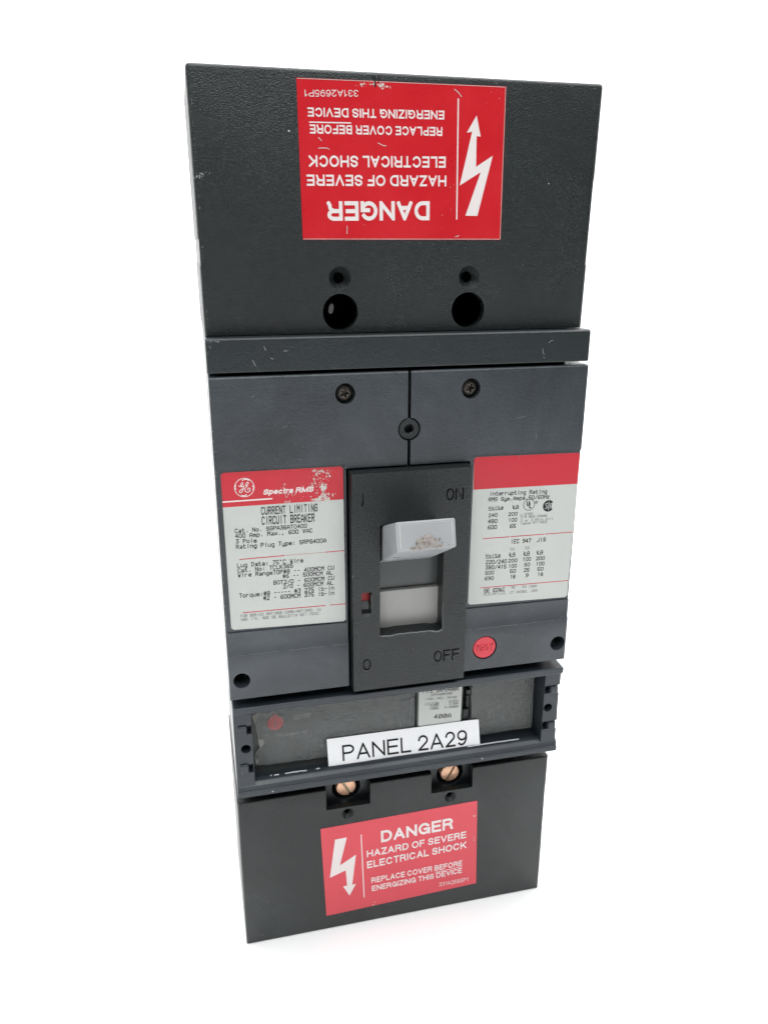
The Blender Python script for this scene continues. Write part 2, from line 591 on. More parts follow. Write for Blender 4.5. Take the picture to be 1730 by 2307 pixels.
def rounded(x0, x1, z0, z1, r, n=5):
    out = []
    for cx, cz, a in ((x1 - r, z1 - r, 0), (x0 + r, z1 - r, 90), (x0 + r, z0 + r, 180), (x1 - r, z0 + r, 270)):
        out += [(cx + r * math.cos(math.radians(a + 90 * i / n)), cz + r * math.sin(math.radians(a + 90 * i / n))) for i in range(n + 1)]
    return out

# lettering measured on the labels: kind, text, baseline ends (x, z), cap height
LABEL1_LINES = [
    ('B', 'DANGER', 78.33, 309.69, 42.72, 309.20, -6.10),
    ('M', 'HAZARD OF SEVERE', 84.06, 317.89, 36.28, 317.24, -3.42),
    ('M', 'ELECTRICAL SHOCK', 83.65, 323.78, 37.10, 323.02, -3.48),
    ('M', 'REPLACE COVER BEFORE', 82.21, 332.72, 37.72, 332.10, -2.68),
    ('M', 'ENERGIZING THIS DEVICE', 82.77, 337.68, 37.17, 336.98, -2.65),
    ('R', '331A2695P1', 53.69, 342.61, 36.30, 341.97, -1.95),
]
LABEL2_LINES = [
    ('B', 'DANGER', 61.63, 43.55, 95.20, 44.31, 6.29),
    ('M', 'HAZARD OF SEVERE', 55.13, 36.67, 101.71, 37.95, 3.77),
    ('M', 'ELECTRICAL SHOCK', 55.24, 30.51, 102.04, 32.08, 3.90),
    ('M', 'REPLACE COVER BEFORE', 57.18, 21.80, 100.35, 22.41, 3.09),
    ('M', 'ENERGIZING THIS DEVICE', 57.42, 17.16, 100.39, 18.21, 3.01),
    ('R', '331A2695P1', 89.34, 12.59, 103.70, 12.53, 2.28),
]
LEFT_LINES = [
    ('I', 'Spectra RMS', 16.77, 210.44, 34.95, 210.35, 2.00),
    ('S', 'CURRENT LIMITING', 15.94, 203.07, 36.27, 202.84, 2.60),
    ('S', 'CIRCUIT BREAKER', 15.99, 199.24, 35.06, 198.97, 2.75),
    ('S', 'Cat. No. SGPA36AT0400', 6.20, 196.76, 32.19, 196.69, 1.41),
    ('S', '400 Amp. Max., 600 VAC', 6.20, 194.81, 34.13, 194.63, 1.44),
    ('S', '3 Pole', 6.28, 192.73, 13.59, 192.50, 1.41),
    ('S', 'Rating Plug Type: SRPG400A', 6.23, 190.57, 39.24, 190.24, 1.47),
    ('S', 'Lug Data: 75°C Wire', 6.24, 183.27, 30.39, 183.09, 1.49),
    ('S', 'Cat. No: TCLK365', 6.28, 181.22, 26.51, 181.30, 1.41),
    ('S', 'Wire RangeTOP#8 -- 400MCM CU', 6.29, 179.34, 42.00, 179.01, 1.45),
    ('S', '#6 -- 500MCM AL', 22.69, 177.34, 41.42, 177.00, 1.42),
    ('S', 'BOT2/0 - 600MCM CU', 19.20, 175.08, 42.00, 174.82, 1.44),
    ('S', '2/0 - 600MCM AL', 22.72, 173.14, 41.55, 172.78, 1.43),
    ('S', 'Torque:#8 ----- #3 275 lb-in', 6.34, 171.11, 41.84, 170.65, 1.49),
    ('S', '#2 - 600MCM 375 lb-in', 15.14, 169.11, 41.80, 168.51, 1.53),
    ('s', 'FOR SERIES RATINGS COMBINATIONS, Ip', 6.35, 162.96, 36.56, 162.44, 0.98),
    ('s', 'AND I²t, SEE GE BULLETIN GET-7002.', 6.38, 161.44, 36.31, 160.79, 0.99),
]
RIGHT_LINES = [
    ('S', 'Interrupting Rating', 103.50, 203.88, 127.26, 203.20, 1.44),
    ('S', 'RMS Sym.Amps,50/60Hz', 103.15, 201.55, 128.43, 200.99, 1.39),
    ('S', 'Volts', 103.20, 198.25, 109.30, 198.15, 1.09),
    ('S', 'kA', 113.45, 197.85, 115.69, 197.81, 1.29),
    ('S', '240', 103.47, 195.07, 106.96, 195.00, 1.33),
    ('S', '200', 111.74, 194.92, 115.28, 194.85, 1.30),
    ('S', '480', 103.35, 192.53, 107.02, 192.45, 1.45),
    ('S', '100', 111.88, 192.45, 115.27, 192.38, 1.35),
    ('S', '600', 103.39, 190.03, 106.99, 189.94, 1.46),
    ('S', '65', 112.65, 189.84, 114.95, 189.79, 1.39),
    ('s', 'LISTED', 116.88, 194.71, 121.97, 194.62, 0.84),
    ('s', 'CIR BKR FRAME', 116.95, 193.53, 128.15, 193.23, 0.87),
    ('s', '2 or 3 Pole Unit', 117.05, 192.04, 130.87, 191.90, 0.87),
    ('s', 'Issue RT-1853', 117.12, 190.85, 128.26, 190.65, 0.91),
    ('s', '®', 122.69, 199.09, 123.64, 199.07, 1.06),
    ('S', 'IEC 947', 113.39, 183.21, 121.81, 182.90, 1.53),
    ('S', 'JIS', 124.55, 182.94, 128.21, 182.84, 1.51),
    ('s', 'Icu', 112.97, 180.25, 115.05, 180.18, 1.39),
    ('s', 'Ics', 119.26, 180.16, 121.32, 180.10, 1.39),
    ('S', 'Volts', 102.98, 178.17, 109.12, 177.97, 1.26),
    ('S', 'kA', 113.11, 177.78, 115.39, 177.71, 1.43),
    ('S', 'kA', 119.33, 177.73, 121.56, 177.66, 1.44),
    ('S', 'kA', 125.00, 177.69, 127.33, 177.62, 1.40),
    ('S', '220/240', 103.22, 175.33, 111.87, 174.95, 1.48),
    ('S', '200', 112.78, 175.11, 116.40, 174.98, 1.36),
    ('S', '100', 118.97, 175.13, 122.34, 175.01, 1.37),
    ('S', '200', 124.78, 174.98, 128.35, 174.86, 1.37),
    ('S', '380/415', 103.21, 173.03, 111.87, 172.63, 1.49),
    ('S', '100', 112.99, 172.77, 116.34, 172.65, 1.37),
    ('S', '50', 119.86, 172.72, 122.09, 172.64, 1.37),
    ('S', '100', 124.95, 172.60, 128.36, 172.47, 1.38),
    ('S', '500', 103.24, 170.72, 106.71, 170.59, 1.40),
    ('S', '50', 113.77, 170.45, 116.07, 170.36, 1.41),
    ('S', '25', 119.80, 170.35, 121.96, 170.26, 1.42),
    ('S', '50', 125.73, 170.26, 128.07, 170.17, 1.34),
    ('S', '690', 103.15, 168.28, 106.71, 168.14, 1.41),
    ('S', '18', 113.95, 168.01, 115.98, 167.93, 1.39),
    ('S', '9', 120.77, 167.98, 121.71, 167.95, 1.38),
    ('S', '18', 125.98, 167.83, 128.08, 167.75, 1.35),
    ('S', 'GE ED&C', 103.08, 162.91, 111.74, 162.66, 1.50),
    ('s', '"ME"', 114.06, 163.50, 117.20, 163.36, 0.91),
    ('s', 'R3 1990', 119.58, 163.25, 125.76, 162.99, 0.90),
    ('s', 'PLAINVILLE, CT 06062, USA', 103.07, 161.51, 126.07, 160.94, 0.94),
]
PLUG_LINES = [
    ('z', 'TYPE SRPG400A', 80.10, 115.23, 96.24, 114.45, 1.73),
    ('t', 'SRPG400K400', 83.95, 113.31, 93.41, 112.93, 0.95),
    ('t', 'Inst. Adj. Range', 81.77, 111.66, 95.65, 110.90, 0.97),
    ('t', 'LO1210A', 81.46, 109.18, 87.57, 108.87, 1.03),
    ('t', '2445A', 92.19, 109.02, 96.45, 108.80, 1.00),
    ('t', '1530A', 83.45, 108.09, 87.52, 107.89, 1.03),
    ('t', '3180A', 92.23, 107.74, 96.49, 107.51, 1.00),
    ('t', '1600A', 83.49, 106.62, 87.56, 106.41, 1.08),
    ('t', 'HI4000A', 90.35, 106.27, 96.54, 105.94, 1.04),
    ('z', '400A', 85.75, 101.92, 93.21, 101.42, 1.92),
]
PANEL_LINES = [
    ('R', 'PANEL 2A29', 45.03, 89.34, 100.12, 88.38, 6.50),
]

# ------------------------------------------------------------------ the setting: white seamless paper
def seamless():
    # floor edge of the paper as a U round the device; the paper curves up from it on three sides
    path = [((-1.7, -.52), (-1, 0)), ((-1.7, .3), (-1, 0))]
    for i in range(1, 12):
        a = math.radians(180 - 90 * i / 12)
        path.append(((-1.0 + .7 * math.cos(a), .3 + .7 * math.sin(a)), (math.cos(a), math.sin(a))))
    path.append(((-1.0, 1.0), (0, 1)))
    path += [((-x, y), (-nx_, ny_)) for (x, y), (nx_, ny_) in reversed(path)]
    rise = [(0.0, 0.0)] + [(.8 * math.sin(math.radians(9 * i)), .8 - .8 * math.cos(math.radians(9 * i))) for i in range(1, 11)] + [(.8, 3.4)]
    V, F = [], []
    for (x, y), (nx_, ny_) in path:
        V += [(x + nx_ * o_, y + ny_ * o_, z) for o_, z in rise]
    m = len(rise)
    for i in range(len(path) - 1):
        F += [(i * m + j, (i + 1) * m + j, (i + 1) * m + j + 1, i * m + j + 1) for j in range(m - 1)]
    cove = len(F)
    k = len(V)
    V += [(x, y, 0) for (x, y), _ in path]
    F.append(tuple(range(k + len(path) - 1, k - 1, -1)))      # the flat floor, facing up
    k = len(V)
    V += [(-.55, -1.5, 0), (.5, -1.5, 0), (.5, -.521, 0), (-.55, -.521, 0)]      # unseen narrower tongue added in front to reflect sheen on to the device
    F.append((k, k + 1, k + 2, k + 3))
    me = bpy.data.meshes.new('ground')
    me.from_pydata(V, [], F)
    for p in me.polygons:
        p.use_smooth = p.index < cove
    me.materials.append(M['paper'])
    o = bpy.data.objects.new('ground', me)
    COL.objects.link(o)
    o['kind'] = 'structure'
    o['label'] = 'white seamless paper sweeping up behind the device'
    return o


seamless()

# ------------------------------------------------------------------ the circuit breaker
B = bpy.data.objects.new('circuit_breaker', None)
COL.objects.link(B)
B.empty_display_size = .05
B['label'] = 'tall black circuit breaker with red danger labels standing upright on white paper'
B['category'] = 'circuit breaker'


def part(name, vf, material, parent=B, bevel=0.0, seg=2, cuts=None, label=None, selfx=False, smooth_angle=None, angle=40):
    me = raw(name, *vf)
    if cuts:
        me = cut(me, cuts, selfx=selfx)
    return put(name, me, material, parent, bevel, seg, angle, label, smooth_angle)


# rear body behind the covers
part('housing', join(box(.9, 139.4, 60, 300, -68, -45), box(.9, 3.0, 77, 300, -44.9, -12), box(137.3, 139.4, 77, 300, -44.9, -12)), 'bar', bevel=.3)

# ---- upper terminal cover: stepped side outline, two countersunk holes and two deep holes
o = [(.45, 266.3), (138.9, 266.3), (140.0, 348.2), (0.0, 348.2)]
side = [prism([(138.5, 288.7), (142, 288.7), (142, 318.0), (139.1, 318.0), (138.9, 313.0)], -80, 1), prism([(.6, 288.7), (-2, 288.7), (-2, 297.2), (.62, 297.2)], -80, 1)]
cuts = [box(5, 135, 266.9, 344, -64, -3.6)]
for x in (46.9, 93.5):
    cuts += [cyl(x, 284.7, 1.85, 3.9, -2.9, .05, 40), cyl(x, 284.7, 1.85, 1.85, -6, -2.7, 32), cyl(x, 273.35, 6.2, 6.2, -6, 1, 48)]
for x0, x1 in ((2.0, 9.6), (130.6, 137.9)):
    cuts.append(box(x0, x1, 297.4, 321.5, -.12, 1))
me = ease(raw('terminal_cover', *prism(o, -68, 0)), 1.35, lambda a, b: (a[2] > -.01 and b[2] > -.01 and max(a[1], b[1]) > 267) or (min(a[1], b[1]) > 348), 4)
put('terminal_cover', cut(me, cuts + side), 'cover', B, label='tall upper cover with two deep round holes', smooth_angle=24)
part('plastic_scrap', prism([(43.6, 274.9), (44.3, 276.0), (45.1, 275.8), (45.3, 274.5), (44.9, 272.9), (43.9, 272.4), (43.4, 273.4)], -5.0, -4.4), 'ghost')
# lit scrap of plastic inside the left deep hole
rn = random.Random(31)
V, F = [], []
flakes(V, F, rn, 2.6, 316.5, 1.2, .9, 26, .05, .35, .02)
for i in range(34):
    z = rn.uniform(268, 346)
    flakes(V, F, rn, .45 * (348 - z) / 82 + 1.25, z, .08, .5, 2, .05, .16, .02)
for i in range(26):
    x = rn.uniform(2, 138)
    flakes(V, F, rn, x, 346.6, .5, .08, 2, .05, .15, .02)
part('edge_wear', (V, F), 'chip')
# ---- trim bar across the seam
part('trim_bar', profile([(254.3, -10), (266.0, -10), (266.0, 4.2), (265.3, 5.0), (254.3, 5.0)], .2, 140.3), 'bar', bevel=.45, seg=2)

rn = random.Random(77)
V, F = [], []
flakes(V, F, rn, 2.2, 265.1, 1.6, .3, 40, .06, .3, 5.03, zmax=265.3, zmin=263)
flakes(V, F, rn, 1.3, 263.5, .5, 1.2, 16, .05, .2, 5.03, zmax=265.3)
for st in ([(19.5, 263.0), (20.2, 261.5)], [(21.5, 259.0), (22.6, 258.6)], [(15.4, 258.6), (16.4, 256.4)], [(26, 261.2), (27.5, 261.3)],
           'next', [(121.3, 259.5), (121.5, 258.0), (122.2, 257.4)], [(123.6, 261.5), (124.4, 262.3), (125.2, 262.2)], [(121.8, 256.4), (122.3, 256.0)]):
    if st == 'next':
        part('scratches', (V, F), 'chip')
        V, F = [], []
        continue
    for q in ribbon(spline([(a + rn.uniform(-.1, .1), b) for a, b in st], 4), .16, False):
        k = len(V)
        V += [(a, b, 5.04) for a, b in q]
        F.append((k, k + 1, k + 2, k + 3))
part('scratches', (V, F), 'chip')

# ---- front cover
prof = [(128.5, -10), (253.1, -10), (253.1, 4.2), (252.85, 4.75), (252.4, 5.0), (149.0, 5.0), (147.3, 5.55), (128.5, 5.55)]
slit = [(70.2, 215), (71.35, 215), (71.35, 254), (70.2, 254)]
cuts = [box(47.1, 94.8, 127, 218.35, -11, 8),
        prism([(1.35, 156.9), (46.55, 156.3), (46.45, 220.1), (1.35, 220.4)], 4.35, 6),
        prism([(95.45, 156.6), (141, 156.1), (141, 220.1), (95.45, 220.8)], 4.35, 6),
        prism(slit, -4, 6), cyl(70.8, 231.8, 4.25, 4.25, -4, 6, 48),
        cyl(47.25, 245.75, 3.6, 3.6, 1.2, 6, 40, 1.04), cyl(94.1, 245.75, 3.6, 3.6, 1.2, 6, 40, 1.04),
        cyl(5.2, 136.5, 3.25, 3.25, -11, 7, 40), cyl(136.7, 136.3, 3.25, 3.25, -11, 7, 40),
        cyl(104.1, 138.35, 5.25, 5.25, -1, 7, 48)]
part('front_cover', profile(prof, .35, 140.4), 'mid', bevel=.3, seg=2, cuts=cuts, angle=50)
V, F = [], []
for st, w in (([(1.0, 147.45), (20, 147.42)], .10), ([(22, 147.4), (46, 147.45)], .16), ([(96.5, 147.4), (118, 147.35)], .16), ([(120, 147.35), (139, 147.4)], .12)):
    sp = [(a + (b_ - a) * t / 14, z0 + rn.uniform(-.05, .05)) for (a, z0), (b_, z1) in [st] for t in range(15)]
    for q in ribbon(sp, w, False):
        if rn.random() < .85:
            k = len(V)
            V += [(a, b, 5.575 if b > 147.3 else 5.565) for a, b in q]
            F.append((k, k + 1, k + 2, k + 3))
    part('edge_highlight', (V, F), 'fray_highlight')  # highlight of the parting step painted as broken pale lines
    V, F = [], []
for i in range(40):
    flakes(V, F, rn, .8, rn.uniform(130, 252), .1, .6, 2, .05, .2, 5.02)
part('edge_wear', (V, F), 'chip')
V, F = [], []
for st in ([(24.6, 234.6), (26.4, 235.4)], [(30, 222.9), (31, 222.6)], [(113.8, 219.6), (114.8, 218.2)], [(110.5, 138.9), (111.6, 139.2)], [(120.8, 227.5), (121.2, 225.8)],
           [(14.5, 245.8), (15.4, 246.3)], [(29, 228), (29.5, 228.6)], [(113, 234), (116, 234.4)]):
    for q in ribbon(spline(st, 4), .13, False):
        k = len(V)
        V += [(a, b, 5.03 if b > 150 else 5.58) for a, b in q]
        F.append((k, k + 1, k + 2, k + 3))
    part('scratch', (V, F), 'fray_highlight')
    V, F = [], []
part('backing_plate', join(box(9.5, 131.5, 124, 252, -14, -10.05), box(3.2, 9.4, 146, 252, -14, -10.05), box(131.6, 137, 146, 252, -14, -10.05)), 'dark')  # coloured black to deepen the shade seen in the gaps

# six-lobed screws in their recesses
rnd = random.Random(5)
for sx in (47.25, 94.1):
    lob = []
    for i in range(48):
        a = 2 * math.pi * i / 48
        r = 1.35 + .38 * math.cos(5 * a + .5)
        lob.append((sx + r * math.cos(a), 245.75 + r * math.sin(a)))
    sc = part('cover_screw', lathe(sx, 245.75, [(3.3, 1.25), (3.3, 2.1), (2.9, 2.9), (2.2, 3.45), (1.5, 3.6)], 40), 'screw', bevel=0,
              cuts=[prism(lob, 1.9, 5)], smooth_angle=35)
    V, F = [], []
    ring = [(sx + (x - sx) * 1.10, 245.75 + (z - 245.75) * 1.10) for x, z in lob] + [(sx + (lob[0][0] - sx) * 1.10, 245.75 + (lob[0][1] - 245.75) * 1.10)]
    for i, q in enumerate(ribbon(ring, .16, False)):
        if noise.noise(Vector((q[0][0] * .9, q[0][1] * .9, 3))) > -.22:
            k = len(V)
            V += [(a, b, 3.63) for a, b in q]
            F.append((k, k + 1, k + 2, k + 3))
    part('worn_rim', (V, F), 'rust', sc)

part('centre_post', lathe(70.8, 231.8, [(3.95, -4), (3.95, 4.4), (3.6, 4.75), (1.9, 4.75), (1.62, 4.4), (1.62, 1.0)], 44), 'cover', smooth_angle=35)

# ---- red trip button with raised letters
btn = part('trip_button', lathe(104.1, 138.35, [(4.9, -1), (4.9, 5.05), (4.7, 5.3)], 44), 'button', smooth_angle=35,
           label='round red push button with raised letters')
V, F = [], []
set_line(V, F, 'R', 'TEST', 100.3, 136.6, 108.0, 136.9, 2.9, 0, .17)
bmv = []
for f in F:
    pts = [(V[i][0], V[i][1]) for i in f]
    bmv.append(prism(pts, 5.25, 5.62))
part('lettering', join(*bmv), 'button', btn)

# ---- switch plate
def frus(x0, x1, z0, z1, d0, X0, X1, Z0, Z1, d1):
    v = [(x0, z0, d0), (x1, z0, d0), (x1, z1, d0), (x0, z1, d0), (X0, Z0, d1), (X1, Z0, d1), (X1, Z1, d1), (X0, Z1, d1)]
    return v, [(0, 1, 2, 3), (7, 6, 5, 4), (0, 1, 5, 4), (1, 2, 6, 5), (2, 3, 7, 6), (3, 0, 4, 7)]


cuts = [prism([(58.8, 151.5), (63.0, 151.25), (66.5, 151.6), (72.0, 151.5), (79.0, 151.45), (80.5, 151.0), (82.6, 150.8), (83.9, 151.3),
               (84.05, 153.5), (83.8, 158.0), (83.95, 163.0), (83.85, 170.0), (83.9, 197), (58.8, 197)], -8, 12),
        prism([(51.55, 161.6), (55.2, 161.5), (55.35, 163.1), (55.15, 164.2), (55.4, 166.0), (55.2, 168.3), (55.65, 169.6), (55.4, 170.2), (51.6, 170.2)], -8, 12)]
pm = raw('switch_plate', *frus(47.6, 94.5, 127.4, 218.1, -6, 48.2, 93.85, 128.0, 217.35, 9.6))
pm = cut(pm, cuts)
EN = {'O': (.64, [arc(.5, .5, .5, .5, 88, 272, 16), arc(.5, .5, .5, .5, 268, 452, 16)]), 'N': (.66, [[(0, 0), (0, 1)], [(0, 1), (1, 0)], [(1, 0), (1, 1)]]),
      'F': (.6, [[(0, 0), (0, 1)], [(-.1, 1), (1, 1)], [(0, .52), (.85, .52)]]), 'I': (.1, [[(.5, 0), (.5, 1)]])}
eng = []
for t, x0, z, cap in (('I', 52.1, 205.4, 4.0), ('ON', 84.4, 205.2, 4.1), ('O', 52.1, 137.2, 4.4), ('OFF', 81.2, 137.2, 4.4)):
    for ch in t:
        wd, sts = EN[ch]
        for st in sts:
            qs = ribbon([(x0 + a_ * wd * cap, z + b_ * cap) for a_, b_ in st], .62, ch != 'O')
            outline = [r[0] for r in qs] + [qs[-1][3]] + [qs[-1][2]] + [r[1] for r in reversed(qs)]
            eng.append(prism(outline, 8.75, 10.5))
        x0 += (wd + .24) * cap
for c in eng:
    pm = cut(pm, [c])
put('switch_plate', pm, 'plate', B, .28, 2, 55)

# pale frayed plastic round the two openings
V, F = [], []
rn = random.Random(11)
edge = [(58.9, 151.25), (63.0, 151.0), (66.5, 151.35), (72.0, 151.25), (79.0, 151.2), (80.5, 150.75), (82.6, 150.55), (84.1, 151.1)]
edge2 = [(84.15, 151.3), (84.25, 153.5), (84.0, 158.0), (84.12, 163.0)]
for e, w in ((edge, .45), (edge2, .16), ([(55.5, 163.0), (55.35, 164.3), (55.6, 166.1), (55.4, 168.4), (55.8, 169.6)], .18)):
    sp = spline(e, 9)
    sp = [(x + rn.uniform(-.06, .06), z + rn.uniform(-.12, .12)) for x, z in sp]
    for q in ribbon(sp, w, False):
        if rn.random() < 2:
            k = len(V)
            V += [(a + rn.uniform(-.05, .05), b + rn.uniform(-.08, .08), 9.63 + rn.random() * .12) for a, b in q]
            F.append((k, k + 1, k + 2, k + 3))
flakes(V, F, rn, 53.6, 160.6, 1.0, .5, 10, .1, .35, 9.64)
flakes(V, F, rn, 57.2, 162.5, .5, 1.2, 8, .06, .16, 9.64)
flakes(V, F, rn, 76, 142.5, 5, 1.5, 12, .06, .2, 9.64)
flakes(V, F, rn, 87, 131.5, 4, 2.0, 8, .08, .22, 9.64)
part('chipped_edge', (V, F), 'fray_highlight')

# red flag behind the little window, and torn film scrap
part('trip_flag', box(51, 56, 165.0, 171.5, -3, 5.2), 'red', bevel=.1)
part('flag_film', profile([(159.0, 6.6), (164.6, 4.6), (164.6, 4.5), (159.0, 6.4)], 51.4, 55.9), 'chip')

# slide behind the opening
part('handle_slide', join(profile([(146, -4), (146, 2.6), (158, 3.6), (167.3, 3.4), (167.3, -4)], 57.5, 86)), 'slider', bevel=.25)
part('slide_shutter', profile([(167.5, -4), (167.5, 1.6), (176, 1.9), (190, .8), (200, -2), (200, -4)], 57.5, 86), 'slider_dark', bevel=.2)

# ---- toggle handle pushed up to ON
hv = [(59.9, 181.6, 7.5), (81.3, 182.0, 7.5), (81.3, 196.0, 7.5), (59.9, 196.0, 7.5),
      (59.9, 194.5, 31.0), (81.5, 194.6, 31.0), (81.3, 204.9, 29.0), (59.7, 204.9, 29.0)]
hf = [(0, 1, 2, 3), (7, 6, 5, 4), (0, 1, 5, 4), (1, 2, 6, 5), (2, 3, 7, 6), (3, 0, 4, 7)]
hv2 = [(60.2, 178, 0), (81.0, 178, 0), (81.0, 193, 0), (60.2, 193, 0), (60.0, 182.6, 8.4), (81.2, 182.8, 8.4), (81.2, 195.8, 8.4), (60.0, 195.8, 8.4)]
hd = part('toggle_handle', (hv, hf), 'handle', bevel=.75, seg=3, label='pale grey toggle lever with a chewed lower edge')
part('lever_root', (hv2, hf), 'handle', hd)


def tip(u, v, off=.03):
    """point on the lever's end face: u across, v up, both 0..1"""
    a = Vector(hv[4]).lerp(Vector(hv[5]), u)
    b = Vector(hv[7]).lerp(Vector(hv[6]), u)
    p = a.lerp(b, v)
    return (p.x, p.y + off * .2, p.z + off)


rn = random.Random(3)
V, F = [], []
for _ in range(105):
    u = rn.gauss(.53, .105)
    hmax = .46 * max(0, 1 - abs((u - .5) / .27) ** 1.7)
    v = .03 + rn.random() * hmax
    if abs(u - .5) > .27:
        continue
    r = .018 + .03 * rn.random()
    k = len(V)
    pl = blob(rn, 0, 0, r, 6)
    V += [tip(u + a * .8, max(.015, v + b * 1.9), .03 + .14 * rn.random()) for a, b in pl]
    F.append(tuple(range(k, k + 6)))
part('chewed_patch', (V, F), 'tan', hd)
V, F = [], []
for _ in range(34):
    a_ = rn.uniform(0, math.pi)
    u, v = .53 + .23 * math.cos(a_) + rn.gauss(0, .05), .05 + .34 * math.sin(a_) * rn.random() ** .5
    k = len(V)
    V += [tip(min(.9, u + a * .6), max(.012, v + b * 1.5), .16 + .1 * rn.random()) for a, b in blob(rn, 0, 0, .008 + .02 * rn.random(), 6)]
    F.append(tuple(range(k, k + 6)))
part('brown_scuff', (V, F), 'burn', hd)
# rim highlight painted as pale lines on the lever face
rim = []
for u, v in ((.06, .10), (.06, .90), (.94, .90), (.94, .12)):
    rim.append((u, v))
V, F = [], []
for a, b in ((rim[0], rim[1]), (rim[1], rim[2]), (rim[2], rim[3])):
    for q in ribbon([a, b], .012, False):
        k = len(V)
        V += [tip(x, y, .03) for x, y in q]
        F.append((k, k + 1, k + 2, k + 3))
part('rim_highlight', (V, F), 'flake_highlight', hd)
V, F = [], []
for _ in range(150):
    u = rn.random() ** .9
    p0 = Vector((60.0 + 20.8 * u, 182.2, 8.4))
    t = abs(rn.gauss(0, .10))
    p = p0.lerp(Vector((60 + 21 * u, 194.3, 31.0)), t)
    r = .12 + .42 * rn.random() ** 2
    k = len(V)
    V += [(p.x + a, p.y - .35 + b * .5, p.z + b) for a, b in blob(rn, 0, 0, r, 6)]
    F.append(tuple(range(k, k + 6)))
part('grime', (V, F), 'grime', hd)

# ---- printed labels
BOLT_LINES = {1: [(94.12, 336.68), (90.83, 331.29), (92.75, 331.68), (88.9, 314.82), (96.31, 319.19), (91.33, 305.2), (95.7, 305.15), (100.44, 324.46), (94.55, 320.84), (94.38, 330.4), (95.83, 330.22)],
              2: [(40.96, 49.38), (46.2, 49.51), (42.87, 34.87), (50.17, 39.31), (48.3, 22.89), (50.02, 23.11), (47.0, 17.1), (44.14, 22.93), (45.95, 22.94), (45.48, 31.63), (38.28, 29.05)]}
for idx, corners, lines, rule, under in (
        (1, [(33.9, 345.3), (104.2, 345.75), (104.7, 297.3), (34.5, 297.1)], LABEL1_LINES, (87.5, 341.5, 88.2, 303.9), (37.6, 332.75, 51.3, 332.95)),
        (2, [(34.7, 56.2), (106.3, 57.6), (107.7, 10.4), (36.3, 7.8)], LABEL2_LINES, (52.6, 49.7, 53.75, 14.4), (87.2, 21.3, 100.2, 21.75))):
    lab = part('danger_label', prism(corners, .02, .09), 'red' if idx == 1 else 'red_glare',
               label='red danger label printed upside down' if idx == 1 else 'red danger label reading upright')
    V, F = [], []
    for ln in lines:
        set_line(V, F, *ln, d=.12)
    bar2(V, F, *rule, .45, .12)
    bar2(V, F, *under, .36 if idx == 1 else .28, .12)
    part('lettering', (V, F), 'white_print', lab)
    me = raw('lightning_arrow', *flat([BOLT_LINES[idx]], .13))
    put('lightning_arrow', me, 'white_print', lab)
    rn = random.Random(20 + idx)
    V, F = [], []
    if idx == 1:
        flakes(V, F, rn, 60, 344.3, 3.2, .5, 45, .08, .45, .15, zmax=345.2)
        flakes(V, F, rn, 101, 342, 2.2, 2.0, 7, .06, .18, .15, zmax=345.2)
        flakes(V, F, rn, 70, 310, 20, 18, 16, .05, .12, .15, zmax=345)
        flakes(V, F, rn, 85, 310, 2, 3, 8, .06, .2, .15)
        for st in ([(40.4, 325.2), (43.0, 325.3), (44.0, 324.9)], [(40.4, 328.4), (41.6, 327.4)], [(60.2, 327.3), (62.0, 326.6), (63.0, 326.5)],
                   [(86.0, 344.2), (87.4, 343.3), (88.6, 342.0)], [(49.5, 299.0), (49.6, 301.6)], [(87.8, 298.2), (89.2, 298.7)]):
            for q in ribbon(spline(st, 4), .22, False):
                k = len(V)
                V += [(a, b, .16) for a, b in q]
                F.append((k, k + 1, k + 2, k + 3))
        for q in ribbon([(34.6, 297.35), (104.4, 297.55)], .14, False) + ribbon([(104.0, 345.4), (104.5, 297.6)], .14, False) + ribbon([(34.2, 345.1), (60, 345.3), (104, 345.55)], .14, False):
            k = len(V)
            V += [(a, b, .14) for a, b in q]
            F.append((k, k + 1, k + 2, k + 3))
        part('scuffs', (V, F), 'flake_highlight', lab)
    else:
        for a_ in ((105.6, 49.6, .7, .5, 12, .1, .5, .15, 106.2), (105.8, 37.0, .5, .8, 10, .1, .35, .15, 106.4), (58.2, 10.0, .8, .8, 10, .1, .4, .15, 99)):
            V, F = [], []
            flakes(V, F, rn, *a_[:8], xmax=a_[8])
            part('scuff', (V, F), 'flake_highlight', lab)
# dark scratch across the top of the upper label
V, F = [], []
for st, w in (([(59.2, 347.0), (59.3, 343.6)], .45), ([(60.4, 347.2), (60.3, 344.8)], .3), ([(58.5, 347.2), (58.7, 345.6)], .25)):
    for q in ribbon(spline(st, 4), w, False):
        k = len(V)
        V += [(a, b, .18) for a, b in q]
        F.append((k, k + 1, k + 2, k + 3))
part('scratch', (V, F), 'dark')

